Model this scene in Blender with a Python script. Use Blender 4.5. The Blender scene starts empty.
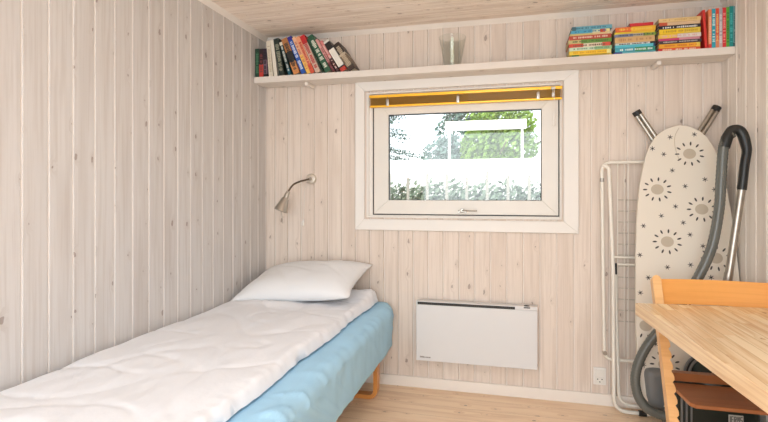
import bpy, bmesh, math, random
from mathutils import Vector, Matrix, noise
random.seed(7)
SC = bpy.context.scene
COL = SC.collection
R = math.radians
RW = 2.768      # room width
RH = 2.30       # room height
RB = -4.30      # wall behind the camera

# ------------------------------------------------------------------ materials
def srgb(r, g, b):
    f = lambda c: (c/255/12.92) if c/255 <= .04045 else ((c/255+.055)/1.055)**2.4
    return (f(r), f(g), f(b), 1)

_mc = {}
def mat(name, rgb, rough=.5, metal=0, bump=0, bscale=200, var=0, vscale=8, trans=0, coat=0):
    if name in _mc: return _mc[name]
    m = bpy.data.materials.new(name); m.use_nodes = True
    nt = m.node_tree; n = nt.nodes; b = n['Principled BSDF']
    c = srgb(*rgb)
    b.inputs['Base Color'].default_value = c
    b.inputs['Roughness'].default_value = rough
    b.inputs['Metallic'].default_value = metal
    b.inputs['Coat Weight'].default_value = coat
    if trans: b.inputs['Transmission Weight'].default_value = trans
    tc = n.new('ShaderNodeTexCoord')
    if var:
        t = n.new('ShaderNodeTexNoise'); t.inputs['Scale'].default_value = vscale; t.inputs['Detail'].default_value = 4
        nt.links.new(tc.outputs['Object'], t.inputs['Vector'])
        mx = n.new('ShaderNodeMix'); mx.data_type = 'RGBA'
        mx.inputs[6].default_value = tuple(max(0, x*(1-var)) for x in c[:3])+(1,)
        mx.inputs[7].default_value = tuple(min(1, x*(1+var)) for x in c[:3])+(1,)
        nt.links.new(t.outputs[0], mx.inputs[0]); nt.links.new(mx.outputs[2], b.inputs['Base Color'])
    if bump:
        t = n.new('ShaderNodeTexNoise'); t.inputs['Scale'].default_value = bscale; t.inputs['Detail'].default_value = 5
        nt.links.new(tc.outputs['Object'], t.inputs['Vector'])
        bp = n.new('ShaderNodeBump'); bp.inputs['Strength'].default_value = bump; bp.inputs['Distance'].default_value = .004
        nt.links.new(t.outputs[0], bp.inputs['Height']); nt.links.new(bp.outputs[0], b.inputs['Normal'])
    _mc[name] = m
    return m

def boards(name, ua, va, pitch, off, base, dark, knot, line, grain=.5, tint=.12, rough=.6, lw=.05, knots=.7, gs=42, stag=0, redtint=None, ks=1.0):
    """Whitewashed / oiled board material: ua = axis across boards, va = axis along them."""
    m = bpy.data.materials.new(name); m.use_nodes = True
    nt = m.node_tree; N = nt.nodes; L = nt.links; P = N['Principled BSDF']
    def val(x):
        return x
    def M(op, a, b=None, c=None, clamp=False):
        q = N.new('ShaderNodeMath'); q.operation = op; q.use_clamp = clamp
        for i, x in enumerate((a, b, c)):
            if x is None: continue
            if isinstance(x, (int, float)): q.inputs[i].default_value = x
            else: L.new(x, q.inputs[i])
        return q.outputs[0]
    def smooth(x, a, b):
        q = N.new('ShaderNodeMapRange'); q.interpolation_type = 'SMOOTHSTEP'
        L.new(x, q.inputs[0]); q.inputs[1].default_value = a; q.inputs[2].default_value = b
        q.inputs[3].default_value = 0; q.inputs[4].default_value = 1
        return q.outputs[0]
    def comb(x, y, z):
        q = N.new('ShaderNodeCombineXYZ')
        for i, v in enumerate((x, y, z)):
            if isinstance(v, (int, float)): q.inputs[i].default_value = v
            else: L.new(v, q.inputs[i])
        return q.outputs[0]
    def mix(f, a, b):
        q = N.new('ShaderNodeMix'); q.data_type = 'RGBA'
        if isinstance(f, (int, float)): q.inputs[0].default_value = f
        else: L.new(f, q.inputs[0])
        for i, x in ((6, a), (7, b)):
            if isinstance(x, tuple): q.inputs[i].default_value = x
            else: L.new(x, q.inputs[i])
        return q.outputs[2]
    tc = N.new('ShaderNodeTexCoord'); sp = N.new('ShaderNodeSeparateXYZ'); L.new(tc.outputs['Object'], sp.inputs[0])
    U0 = M('ADD', sp.outputs[ua], -off); V0 = sp.outputs[va]
    Uq = M('DIVIDE', U0, pitch); bi = M('FLOOR', Uq); fr = M('FRACT', Uq)
    if stag:      # short staves, butcher block
        w0 = N.new('ShaderNodeTexWhiteNoise'); w0.noise_dimensions = '1D'; L.new(bi, w0.inputs['W'])
        vb = M('FLOOR', M('DIVIDE', M('ADD', V0, M('MULTIPLY', w0.outputs[0], 5)), stag))
        bid = M('ADD', M('MULTIPLY', bi, 13.37), M('MULTIPLY', vb, 3.71))
    else: bid = bi
    wn = N.new('ShaderNodeTexWhiteNoise'); wn.noise_dimensions = '1D'; L.new(bid, wn.inputs['W'])
    V = M('ADD', V0, M('MULTIPLY', wn.outputs[0], 9.0))
    vo = N.new('ShaderNodeTexVoronoi'); vo.voronoi_dimensions = '2D'; vo.inputs['Scale'].default_value = 1
    vo.inputs['Randomness'].default_value = .8
    nw = N.new('ShaderNodeTexNoise'); nw.inputs['Scale'].default_value = 60; nw.inputs['Detail'].default_value = 2; L.new(tc.outputs['Object'], nw.inputs['Vector'])
    wob = M('MULTIPLY', M('SUBTRACT', nw.outputs[0], .5), .14)
    L.new(comb(M('ADD', M('MULTIPLY', U0, 10.3), wob), M('ADD', M('MULTIPLY', V, 5.2), wob), 0), vo.inputs['Vector'])
    vs = N.new('ShaderNodeSeparateColor'); L.new(vo.outputs['Color'], vs.inputs[0])
    pres = M('GREATER_THAN', vs.outputs[0], knots)
    rad = M('MULTIPLY_ADD', M('POWER', vs.outputs[1], 2.5), .06*ks, .012*ks)
    dd = M('SUBTRACT', vo.outputs['Distance'], rad)
    kn = M('MULTIPLY', pres, M('SUBTRACT', 1.0, smooth(dd, -.02, .012)))
    ring = M('MULTIPLY', pres, M('SUBTRACT', 1.0, smooth(M('ABSOLUTE', dd), .0, .018)))
    halo = M('MULTIPLY', pres, M('SUBTRACT', 1.0, smooth(dd, 0, .22)))
    n1 = N.new('ShaderNodeTexNoise'); n1.inputs['Scale'].default_value = 1; n1.inputs['Detail'].default_value = 4
    n1.inputs['Roughness'].default_value = .62; n1.inputs['Distortion'].default_value = .35
    L.new(comb(M('ADD', M('MULTIPLY', U0, gs), M('MULTIPLY', halo, 1.6)), M('MULTIPLY', V, 2.0), M('MULTIPLY', bid, 2.31)), n1.inputs['Vector'])
    n2 = N.new('ShaderNodeTexNoise'); n2.inputs['Scale'].default_value = 1; n2.inputs['Detail'].default_value = 2
    L.new(comb(M('MULTIPLY', U0, 9), M('MULTIPLY', V, 1.1), bid), n2.inputs['Vector'])
    g = smooth(n1.outputs[0], .42, .68)
    col = mix(M('MULTIPLY', g, grain), srgb(*base), srgb(*dark))
    col = mix(M('MULTIPLY', smooth(n2.outputs[0], .5, .72), grain*.8), col, srgb(*dark))
    tc2 = srgb(*(redtint or dark))
    col = mix(M('MULTIPLY', wn.outputs[0], tint), col, tc2)
    col = mix(M('MULTIPLY', halo, .18), col, srgb(*dark))
    col = mix(M('MULTIPLY', kn, .5), col, srgb(*knot))
    col = mix(M('MULTIPLY', ring, .5), col, srgb(*knot))
    if lw:
        ln = M('LESS_THAN', fr, lw)
        col = mix(M('MULTIPLY', ln, .9), col, srgb(*line))
    L.new(col, P.inputs['Base Color']); P.inputs['Roughness'].default_value = rough
    bp = N.new('ShaderNodeBump'); bp.inputs['Strength'].default_value = .15; bp.inputs['Distance'].default_value = .002
    L.new(n1.outputs[0], bp.inputs['Height']); L.new(bp.outputs[0], P.inputs['Normal'])
    return m

PB = .0965; PBO = .0655          # board pitch and phase, wall_back (x)
PL = .1028; PLO = -1.7617-.1028*25
KN = (108, 80, 62)
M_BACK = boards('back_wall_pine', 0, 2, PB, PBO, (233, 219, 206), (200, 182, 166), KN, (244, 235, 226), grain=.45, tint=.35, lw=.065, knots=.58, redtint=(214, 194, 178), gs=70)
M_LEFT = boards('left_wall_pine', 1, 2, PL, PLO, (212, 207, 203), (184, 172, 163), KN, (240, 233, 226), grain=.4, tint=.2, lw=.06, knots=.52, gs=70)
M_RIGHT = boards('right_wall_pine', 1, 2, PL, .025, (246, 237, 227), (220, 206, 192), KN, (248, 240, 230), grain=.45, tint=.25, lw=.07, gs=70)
M_CEIL = boards('ceiling_pine', 1, 0, PB, .0, (255, 242, 228), (212, 190, 170), (120, 98, 82), (176, 156, 140), grain=.5, tint=.35, lw=.03, knots=.35)
M_FLOOR = boards('floor_pine', 1, 0, .135, .02, (254, 225, 192), (220, 180, 142), (84, 58, 40), (196, 162, 132), grain=.5, tint=.3, rough=.42, lw=.015, knots=.2, gs=30, ks=.85)
M_SHELF = boards('shelf_pine', 1, 0, .2, -.19, (234, 225, 215), (208, 194, 182), KN, (230, 220, 210), grain=.4, tint=.1, lw=0)
M_TRIM = mat('trim_white', (240, 231, 221), .5, var=.04)
M_CASE = mat('casing_white', (238, 233, 226), .45, var=.02)
M_SASH = mat('sash_white', (232, 227, 218), .38)
M_BLACK = mat('black_gasket', (28, 27, 25), .5)
M_BPLASTIC = mat('black_plastic', (30, 31, 30), .38, var=.15)
M_CHROME = mat('chrome', (205, 200, 193), .2, 1)
M_STEEL = mat('brushed_steel', (176, 170, 160), .34, 1, var=.1, vscale=40)
M_WMETAL = mat('white_enamel', (240, 234, 222), .35)
M_HEAT = mat('heater_white', (221, 220, 219), .4)
M_TABLE = boards('table_beech_staves', 0, 1, .042, .002, (255, 236, 196), (190, 136, 84), (120, 76, 46), (160, 116, 78), grain=.55, tint=.55, rough=.26, lw=.03, knots=.93, gs=60, stag=.42, redtint=(222, 168, 112))
M_TEDGE = boards('table_edge_beech', 2, 1, .3, -1.0, (255, 226, 184), (214, 166, 116), (120, 70, 40), (150, 104, 64), grain=.6, tint=.2, rough=.35, lw=0, knots=.95, gs=150)
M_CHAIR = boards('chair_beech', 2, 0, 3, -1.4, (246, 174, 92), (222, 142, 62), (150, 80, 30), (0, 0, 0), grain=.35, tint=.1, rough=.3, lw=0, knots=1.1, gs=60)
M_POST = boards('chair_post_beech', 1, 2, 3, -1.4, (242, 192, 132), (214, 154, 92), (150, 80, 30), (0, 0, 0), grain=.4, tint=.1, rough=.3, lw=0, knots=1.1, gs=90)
M_SEAT = boards('chair_seat_shaded_beech', 1, 0, 3, -1.4, (166, 104, 62), (134, 78, 42), (110, 60, 30), (0, 0, 0), grain=.4, tint=.1, rough=.3, lw=0, knots=1.1, gs=60)  # beech with shading put into its colour, darker than the posts
M_BEDLEG = boards('bentwood', 1, 2, 3, -1.4, (220, 150, 80), (186, 112, 52), (110, 60, 30), (0, 0, 0), grain=.4, tint=.1, rough=.35, lw=0, knots=1.1, gs=90)
M_DUVET = mat('duvet_cotton', (238, 239, 242), .9, bump=.25, bscale=60)
M_PILLOW = mat('pillow_cotton', (236, 236, 236), .9, bump=.2, bscale=80)
M_SHEET = mat('blue_cotton', (170, 213, 238), .85, bump=.3, bscale=300, var=.05)
M_HOSE = mat('grey_hose', (98, 99, 93), .26, var=.06)
M_GREY = mat('grey_plastic', (120, 121, 120), .35, var=.04)
M_DGREEN = mat('dark_green_plastic', (22, 34, 28), .3)
M_CREAM = mat('ironing_cotton', (232, 223, 208), .9, bump=.15, bscale=400)
M_PATG = mat('print_grey', (78, 74, 70), .9)
M_PATB = mat('print_beige', (196, 182, 162), .9)

def glass_mat(name, tint=(1, 1, 1, 1), base=.04):
    m = bpy.data.materials.new(name); m.use_nodes = True
    nt = m.node_tree; N = nt.nodes; N.remove(N['Principled BSDF'])
    tr = N.new('ShaderNodeBsdfTransparent'); tr.inputs[0].default_value = tint
    gl = N.new('ShaderNodeBsdfGlossy'); gl.inputs['Roughness'].default_value = .01
    fr = N.new('ShaderNodeLayerWeight'); fr.inputs[0].default_value = .5
    pw_ = N.new('ShaderNodeMath'); pw_.operation = 'POWER'; pw_.inputs[1].default_value = 3.5
    ad_ = N.new('ShaderNodeMath'); ad_.operation = 'MULTIPLY_ADD'; ad_.inputs[1].default_value = .4; ad_.inputs[2].default_value = base
    nt.links.new(fr.outputs['Facing'], pw_.inputs[0]); nt.links.new(pw_.outputs[0], ad_.inputs[0])
    mx = N.new('ShaderNodeMixShader')
    nt.links.new(ad_.outputs[0], mx.inputs[0]); nt.links.new(tr.outputs[0], mx.inputs[1]); nt.links.new(gl.outputs[0], mx.inputs[2])
    nt.links.new(mx.outputs[0], N['Material Output'].inputs[0])
    return m
M_GLASS = glass_mat('window_glass')
M_VGLASS = glass_mat('thin_clear_glass', (.97, .98, .97, 1), .03)

# ------------------------------------------------------------------ mesh helpers
def finish(bm, name, m, parent=None, smooth=False, loc=None, angle=40):
    bmesh.ops.recalc_face_normals(bm, faces=bm.faces)
    me = bpy.data.meshes.new(name); bm.to_mesh(me); bm.free()
    for x in (m if isinstance(m, (list, tuple)) else [m]): me.materials.append(x)
    if smooth:
        me.polygons.foreach_set('use_smooth', [True]*len(me.polygons))
        try: me.set_sharp_from_angle(angle=R(angle))
        except Exception: pass
    o = bpy.data.objects.new(name, me); COL.objects.link(o)
    if parent: o.parent = parent
    if loc: o.location = loc
    return o

def empty(name, loc=(0, 0, 0), rot=(0, 0, 0)):
    o = bpy.data.objects.new(name, None); COL.objects.link(o); o.location = loc; o.rotation_euler = rot
    o.empty_display_size = .05
    return o

def tag(o, label=None, cat=None, group=None, kind=None):
    if label: o['label'] = label
    if cat: o['category'] = cat
    if group: o['group'] = group
    if kind: o['kind'] = kind
    return o

def box(bm, x0, x1, y0, y1, z0, z1, bev=0, seg=2, mi=0, rot=None, piv=None):
    vs = [bm.verts.new((x, y, z)) for z in (z0, z1) for y in (y0, y1) for x in (x0, x1)]
    fi = [(0, 1, 3, 2), (4, 6, 7, 5), (0, 4, 5, 1), (2, 3, 7, 6), (0, 2, 6, 4), (1, 5, 7, 3)]
    fs = [bm.faces.new([vs[i] for i in f]) for f in fi]
    for f in fs: f.material_index = mi
    if rot is not None:
        bmesh.ops.rotate(bm, verts=vs, cent=piv or ((x0+x1)/2, (y0+y1)/2, (z0+z1)/2), matrix=rot)
    if bev:
        es = list({e for f in fs for e in f.edges})
        bmesh.ops.bevel(bm, geom=es, offset=bev, segments=seg, profile=.6, affect='EDGES', material=-1)
    return vs

def smoothpath(pts, n=6, closed=False):
    """Catmull-Rom through pts"""
    P = [Vector(p) for p in pts]; out = []
    k = len(P)
    rng = range(k) if closed else range(k-1)
    for i in rng:
        p0 = P[(i-1) % k] if (closed or i > 0) else P[0]*2-P[1]
        p1 = P[i]; p2 = P[(i+1) % k]
        p3 = P[(i+2) % k] if (closed or i+2 < k) else P[-1]*2-P[-2]
        for j in range(n):
            t = j/n
            out.append(.5*((2*p1)+(p2-p0)*t+(2*p0-5*p1+4*p2-p3)*t*t+(3*p1-p0-3*p2+p3)*t**3))
    if not closed: out.append(P[-1])
    return out

def fillet(pts, r, n=6):
    """polyline with rounded corners"""
    P = [Vector(p) for p in pts]; out = [P[0]]
    for i in range(1, len(P)-1):
        a = (P[i-1]-P[i]); b = (P[i+1]-P[i]); d = min(r, a.length*.49, b.length*.49)
        A = P[i]+a.normalized()*d; B = P[i]+b.normalized()*d
        for j in range(n+1):
            t = j/n; out.append(A.lerp(P[i], t).lerp(P[i].lerp(B, t), t))
    out.append(P[-1]); return out

def tube(bm, pts, r, seg=12, mi=0, cap=True, closed=False, sx=1.0, side=None):
    P = [Vector(p) for p in pts]; k = len(P); rings = []
    rr = r if hasattr(r, '__len__') else [r]*k
    t0 = (P[1]-P[0]).normalized()
    up = side or (Vector((0, 0, 1)) if abs(t0.z) < .9 else Vector((1, 0, 0)))
    nrm = (up-t0*up.dot(t0)).normalized()
    for i in range(k):
        if closed: t = (P[(i+1) % k]-P[i-1]).normalized()
        elif i == 0: t = t0
        elif i == k-1: t = (P[-1]-P[-2]).normalized()
        else: t = (P[i+1]-P[i-1]).normalized()
        nrm = (nrm-t*nrm.dot(t)).normalized(); bn = t.cross(nrm)
        rings.append([bm.verts.new(P[i]+(nrm*math.cos(a)*sx+bn*math.sin(a))*rr[i]) for a in [2*math.pi*j/seg for j in range(seg)]])
    for i in range(k if closed else k-1):
        A, B = rings[i], rings[(i+1) % k]
        for j in range(seg):
            f = bm.faces.new((A[j], A[(j+1) % seg], B[(j+1) % seg], B[j])); f.material_index = mi
    if cap and not closed:
        f = bm.faces.new(rings[0][::-1]); f.material_index = mi
        f = bm.faces.new(rings[-1]); f.material_index = mi

def lathe(bm, prof, seg=24, origin=(0, 0, 0), axis=Vector((0, 0, 1)), mi=0):
    """prof = [(radius, height)...]"""
    q = Vector((0, 0, 1)).rotation_difference(Vector(axis).normalized()); o = Vector(origin); rings = []
    for r, h in prof:
        if r < 1e-5: rings.append([bm.verts.new(o+q@Vector((0, 0, h)))])
        else: rings.append([bm.verts.new(o+q@Vector((r*math.cos(2*math.pi*j/seg), r*math.sin(2*math.pi*j/seg), h))) for j in range(seg)])
    for A, B in zip(rings, rings[1:]):
        if len(A) == 1 and len(B) == 1: continue
        for j in range(seg):
            a = A[j % len(A)]; b = A[(j+1) % seg % len(A)]; c = B[(j+1) % seg % len(B)]; d = B[j % len(B)]
            vs = []
            for v in (a, b, c, d):
                if v not in vs: vs.append(v)
            if len(vs) > 2:
                f = bm.faces.new(vs); f.material_index = mi

def prism(bm, poly, axis, a0, a1, bev=0, mi=0, seg=2):
    """poly of 2D points in the plane across axis (0:x -> (y,z), 1:y -> (x,z), 2:z -> (x,y))"""
    def P(p, a):
        return ((a, p[0], p[1]), (p[0], a, p[1]), (p[0], p[1], a))[axis]
    A = [bm.verts.new(P(p, a0)) for p in poly]; B = [bm.verts.new(P(p, a1)) for p in poly]
    fs = [bm.faces.new(A), bm.faces.new(B[::-1])]
    k = len(poly)
    for i in range(k): fs.append(bm.faces.new((A[i], B[i], B[(i+1) % k], A[(i+1) % k])))
    for f in fs: f.material_index = mi
    if bev:
        es = list({e for f in fs[:2] for e in f.edges})
        bmesh.ops.bevel(bm, geom=es, offset=bev, segments=seg, profile=.6, affect='EDGES', material=-1)
    return fs

def one(name, m, parent=None, smooth=False, loc=None, angle=40):
    """decorator-ish helper: with a builder function"""
    def w(fn):
        bm = bmesh.new(); fn(bm); return finish(bm, name, m, parent, smooth, loc, angle)
    return w

# ------------------------------------------------------------------ the room
def board_face(bm, fn, u0, u1, v0, v1, pitch, off, depth=.008):
    """boards with a recessed joint; fn(u, v, d) -> xyz, d = depth behind the face"""
    k0 = math.floor((u0-off)/pitch)-1; k1 = math.ceil((u1-off)/pitch)+1
    pts = []
    for k in range(k0, k1):
        a = off+k*pitch; r = pitch*.07
        pts += [(a-.0025, 0), (a-.0005, depth), (a+.002, depth*.4), (a+r*.8, depth*.4), (a+r*1.05, 0)]
    q = []
    for i, (u, d) in enumerate(pts):
        if u0 < u < u1: q.append((u, d))
        if i+1 < len(pts):
            un, dn = pts[i+1]
            for e in (u0, u1):
                if u <= e < un: q.append((e, d+(dn-d)*(e-u)/(un-u)))
    q.sort(key=lambda p: p[0])
    T = .05
    loop0 = [bm.verts.new(fn(u, v0, d)) for u, d in q]; loop1 = [bm.verts.new(fn(u, v1, d)) for u, d in q]
    for i in range(len(q)-1):
        bm.faces.new((loop0[i], loop0[i+1], loop1[i+1], loop1[i]))
    b = [bm.verts.new(fn(u, v, T)) for u, v in ((u0, v0), (u1, v0), (u1, v1), (u0, v1))]
    bm.faces.new(b[::-1])
    bm.faces.new([b[0], b[1]]+loop0[::-1]); bm.faces.new([b[3], b[2]][::-1]+loop1)
    bm.faces.new((b[0], loop0[0], loop1[0], b[3])); bm.faces.new((b[1], b[2], loop1[-1], loop0[-1]))

WX0, WX1, WZ0, WZ1 = .722, 1.929, 1.077, 1.891       # opening
bm = bmesh.new()
fb = lambda u, v, d: (u, d, v)
for a in ((-.05, WX0, -.05, RH+.05), (WX1, RW+.05, -.05, RH+.05), (WX0, WX1, -.05, WZ0), (WX0, WX1, WZ1, RH+.05)):
    board_face(bm, fb, *a, PB, PBO)
tag(finish(bm, 'wall_back', M_BACK), kind='structure')
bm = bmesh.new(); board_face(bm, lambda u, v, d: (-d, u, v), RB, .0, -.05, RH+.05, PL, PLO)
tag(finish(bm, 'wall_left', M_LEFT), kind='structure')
bm = bmesh.new(); board_face(bm, lambda u, v, d: (RW+d, u, v), RB, .0, -.05, RH+.05, PL, .025)
tag(finish(bm, 'wall_right', M_RIGHT), kind='structure')
bm = bmesh.new(); board_face(bm, lambda u, v, d: (v, u, RH+d), RB, .0, .0, RW, PB, 0, .003)
tag(finish(bm, 'ceiling', M_CEIL), kind='structure')
bm = bmesh.new(); box(bm, -.05, RW+.05, RB, .05, -.06, 0)
tag(finish(bm, 'floor', M_FLOOR), kind='structure')
# wall behind the camera, with a wide glazed opening that lets the day in
bm = bmesh.new()
for a in ((0, .35, 0, RH), (2.45, RW, 0, RH), (.35, 2.45, 0, .35), (.35, 2.45, 2.15, RH)):
    box(bm, a[0], a[1], RB-.1, RB, a[2], a[3])
tag(finish(bm, 'wall_front', M_TRIM), kind='structure')

# ceiling mouldings (quarter strip) and baseboards
q = .026
bm = bmesh.new(); prism(bm, [(0, RH), (q, RH), (q*.55, RH-q*.45), (q*.45, RH-q*.55), (0, RH-q)], 1, RB, 0)
tag(finish(bm, 'trim_1', M_TRIM), kind='structure')
bm = bmesh.new(); prism(bm, [(0, RH), (-q, RH), (-q*.55, RH-q*.45), (-q*.45, RH-q*.55), (0, RH-q)], 0, 0, RW)
tag(finish(bm, 'trim_2', M_TRIM), kind='structure')
bm = bmesh.new(); prism(bm, [(RW, RH), (RW-q, RH), (RW-q*.55, RH-q*.45), (RW-q*.45, RH-q*.55), (RW, RH-q)], 1, RB, 0)
tag(finish(bm, 'trim_3', M_TRIM), kind='structure')
bm = bmesh.new(); box(bm, 0, RW, -.014, 0, 0, .066, .003)
tag(finish(bm, 'baseboard_back', M_TRIM), kind='structure')
bm = bmesh.new(); box(bm, 0, .014, RB, -.014, 0, .066, .003)
tag(finish(bm, 'baseboard_left', M_TRIM), kind='structure')
bm = bmesh.new(); box(bm, RW-.014, RW, RB, -.014, 0, .066, .003)
tag(finish(bm, 'baseboard_right', M_TRIM), kind='structure')

# ------------------------------------------------------------------ window
def ring_frame(bm, ox0, ox1, oz0, oz1, ix0, ix1, iz0, iz1, y0, y1, bev=.002, mitre=True):
    """mitred rectangular frame"""
    O = [(ox0, oz0), (ox1, oz0), (ox1, oz1), (ox0, oz1)]; I = [(ix0, iz0), (ix1, iz0), (ix1, iz1), (ix0, iz1)]
    for k in range(4):
        prism(bm, [O[k], O[(k+1) % 4], I[(k+1) % 4], I[k]], 1, y0, y1, bev, seg=1)
win = tag(empty('window_1', (1.33, 0, WZ0)), kind='structure')
def wpart(name, m, fn, smooth=False, parent=None):
    bm = bmesh.new(); fn(bm); o = finish(bm, name, m, None, smooth)
    o.parent = parent or win
    o.matrix_parent_inverse = Matrix.Translation(win.location).inverted()
    return o
wpart('window_casing', M_CASE, lambda b: ring_frame(b, .649, 2.023, .997, 1.963, .712, 1.939, 1.067, 1.901, -.020, -.0005, .003))
def fx(b):
    ring_frame(b, .722, 1.929, 1.077, 1.891, .738, 1.920, 1.087, 1.880, -.006, .05, .002)
    ring_frame(b, .736, 1.922, 1.085, 1.882, .760, 1.9185, 1.0935, 1.875, .012, .05, .002)
wpart('window_frame', M_CASE, fx)
wpart('window_gasket', M_BLACK, lambda b: ring_frame(b, .758, 1.920, 1.092, 1.877, .80, 1.88, 1.13, 1.84, .022, .05, 0))
wpart('window_sash', M_SASH, lambda b: (ring_frame(b, .7675, 1.9125, 1.1005, 1.868, .865, 1.817, 1.190, 1.746, .015, .05, .003)))
wpart('glass_seal', M_BLACK, lambda b: ring_frame(b, .864, 1.818, 1.189, 1.747, .870, 1.812, 1.1925, 1.741, .024, .046, 0))
wpart('glass_pane', M_GLASS, lambda b: box(b, .866, 1.816, .038, .0405, 1.191, 1.745))
# friction handle at the bottom of the sash
def hd(b):
    box(b, 1.318, 1.372, -.001, .016, 1.114, 1.130, .003)
    lathe(b, [(.0, -.018), (.009, -.018), (.011, -.01), (.011, 0)], 14, (1.345, 0, 1.128), Vector((0, 1, 0)))
    lathe(b, [(.0, -.010), (.005, -.010), (.005, 0)], 10, (1.325, 0, 1.117), Vector((0, 1, 0)))
    lathe(b, [(.0, -.010), (.005, -.010), (.005, 0)], 10, (1.366, 0, 1.117), Vector((0, 1, 0)))
    tube(b, smoothpath([(1.345, -.016, 1.128), (1.37, -.018, 1.126), (1.435, -.016, 1.126)], 4), .0042, 8)
tag(wpart('window_handle', M_STEEL, hd, True), label='metal window latch with a slim arm')

# ------------------------------------------------------------------ venetian blind, drawn up
M_BGOLD = mat('blind_gold', (255, 194, 46), .32, .35, coat=.4)
M_BBROWN = mat('blind_brown_slat', (216, 160, 66), .3, .2, coat=.3)
bl = tag(empty('venetian_blind', (1.338, 0, 1.79)), 'gold and brown venetian blind drawn up along the top of the window', 'blind')
def bpart(name, m, fn, smooth=False, parent=bl):
    bm = bmesh.new(); fn(bm)
    bmesh.ops.translate(bm, verts=bm.verts, vec=(-1.338, 0, -1.79))
    return finish(bm, name, m, parent, smooth)
bpart('headrail', M_BGOLD, lambda b: (box(b, .744, 1.933, -.016, .010, 1.853, 1.872, .003)))
def slats(b):
    for i in range(9):
        z = 1.808+i*.0048
        prism(b, [(-.020, z), (-.009, z+.0022), (.009, z), (.009, z+.0012), (-.009, z+.0034), (-.020, z+.0012)], 0, .748, 1.931)
bpart('slat_stack', M_BBROWN, slats)
bpart('bottom_rail', M_BGOLD, lambda b: box(b, .748, 1.931, -.022, .009, 1.791, 1.804, .004))
for x in (.868, 1.318, 1.795):
    def cl(b):
        box(b, x-.009, x+.009, -.027, -.022, 1.797, 1.84, .002)
        lathe(b, [(0, -.004), (.006, -.004), (.007, 0)], 12, (x, -.027, 1.82), Vector((0, 1, 0)))
        tube(b, [(x, -.024, 1.84), (x, -.019, 1.858)], .0015, 6)
    bpart('cord_clip', M_STEEL, cl, True)
def cord(b):
    tube(b, [(1.885, -.026, 1.855), (1.885, -.026, 1.73)], .0015, 6)
    tube(b, [(1.876, -.026, 1.855), (1.878, -.026, 1.80)], .0015, 6)
bpart('pull_cord', M_CASE, cord, True)
bpart('cord_tassel', M_CASE, lambda b: lathe(b, [(0, 0), (.008, .002), (.0075, .04), (.003, .105), (0, .108)], 12, (1.885, -.026, 1.63)), True)
bpart('cord_housing', M_STEEL, lambda b: (box(b, 1.868, 1.892, -.029, -.016, 1.85, 1.866, .002), box(b, 1.871, 1.889, -.029, -.022, 1.805, 1.83, .002)))

# ------------------------------------------------------------------ shelf
sh = tag(empty('wall_shelf', (RW/2, 0, 1.958)), 'long whitewashed wooden shelf above the window from wall to wall', 'shelf')
bm = bmesh.new(); box(bm, -RW/2+.001, RW/2-.001, -.170, -.002, 0, .040, .003)
finish(bm, 'shelf_board', M_SHELF, sh)
for x in (.35, 2.42):
    def br(b):
        box(b, x-RW/2-.011, x-RW/2+.011, -.125, -.001, -.022, -.0005, .004)
        lathe(b, [(0, 0), (.006, 0), (.0065, .003)], 12, (x-RW/2, -.1265, -.011), Vector((0, 1, 0)))
    finish((lambda b: (br(b), b)[1])(bmesh.new()), 'bracket', M_TRIM, sh)
SZ = 1.998

# ------------------------------------------------------------------ books
M_PAGES = mat('book_pages', (228, 214, 190), .9, bump=.3, bscale=500)
def bcol(rgb):
    return mat('book_%02x%02x%02x' % tuple(rgb), rgb, .5)
def book(label, group, w, t, d, bands, ink, loc, rot, cat='book', hi=None, inkrange=(.12, .85), inkh=.36):
    """A closed book standing: width across spine t (x), height w (z), depth d (y, spine at -y).
    bands = [(fraction_end, rgb), ...] from foot to head; ink = rgb of spine lettering"""
    e = tag(empty('book', loc, rot), label, cat, group)
    ms = [bcol(b[1]) for b in bands]; ink_m = bcol(ink) if ink else None
    bm = bmesh.new(); c = .0022; z0 = 0
    for i, (fe, _) in enumerate(bands):
        z1 = w*fe
        # spine, front and back boards per band
        box(bm, 0, t, -d, -d+c, z0, z1, mi=i)
        box(bm, 0, c, -d+c, 0, z0, z1, mi=i)
        box(bm, t-c, t, -d+c, 0, z0, z1, mi=i)
        z0 = z1
    if ink:
        ms.append(ink_m); k = len(ms)-1
        rnd = random.Random(label+str(loc)); z = w*inkrange[0]
        while z < w*inkrange[1]:
            L = rnd.uniform(.004, .011); 
            if rnd.random() < .82:
                hw = t*inkh*rnd.uniform(.6, 1)
                box(bm, t/2-hw, t/2+hw, -d-.0003, -d, z, z+L*.72, mi=k)
            z += L
    finish(bm, 'cover', ms, e)
    bm = bmesh.new(); box(bm, c, t-c, -d+c, -.003, .003, w-.003)
    finish(bm, 'pages', M_PAGES, e)
    return e

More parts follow.
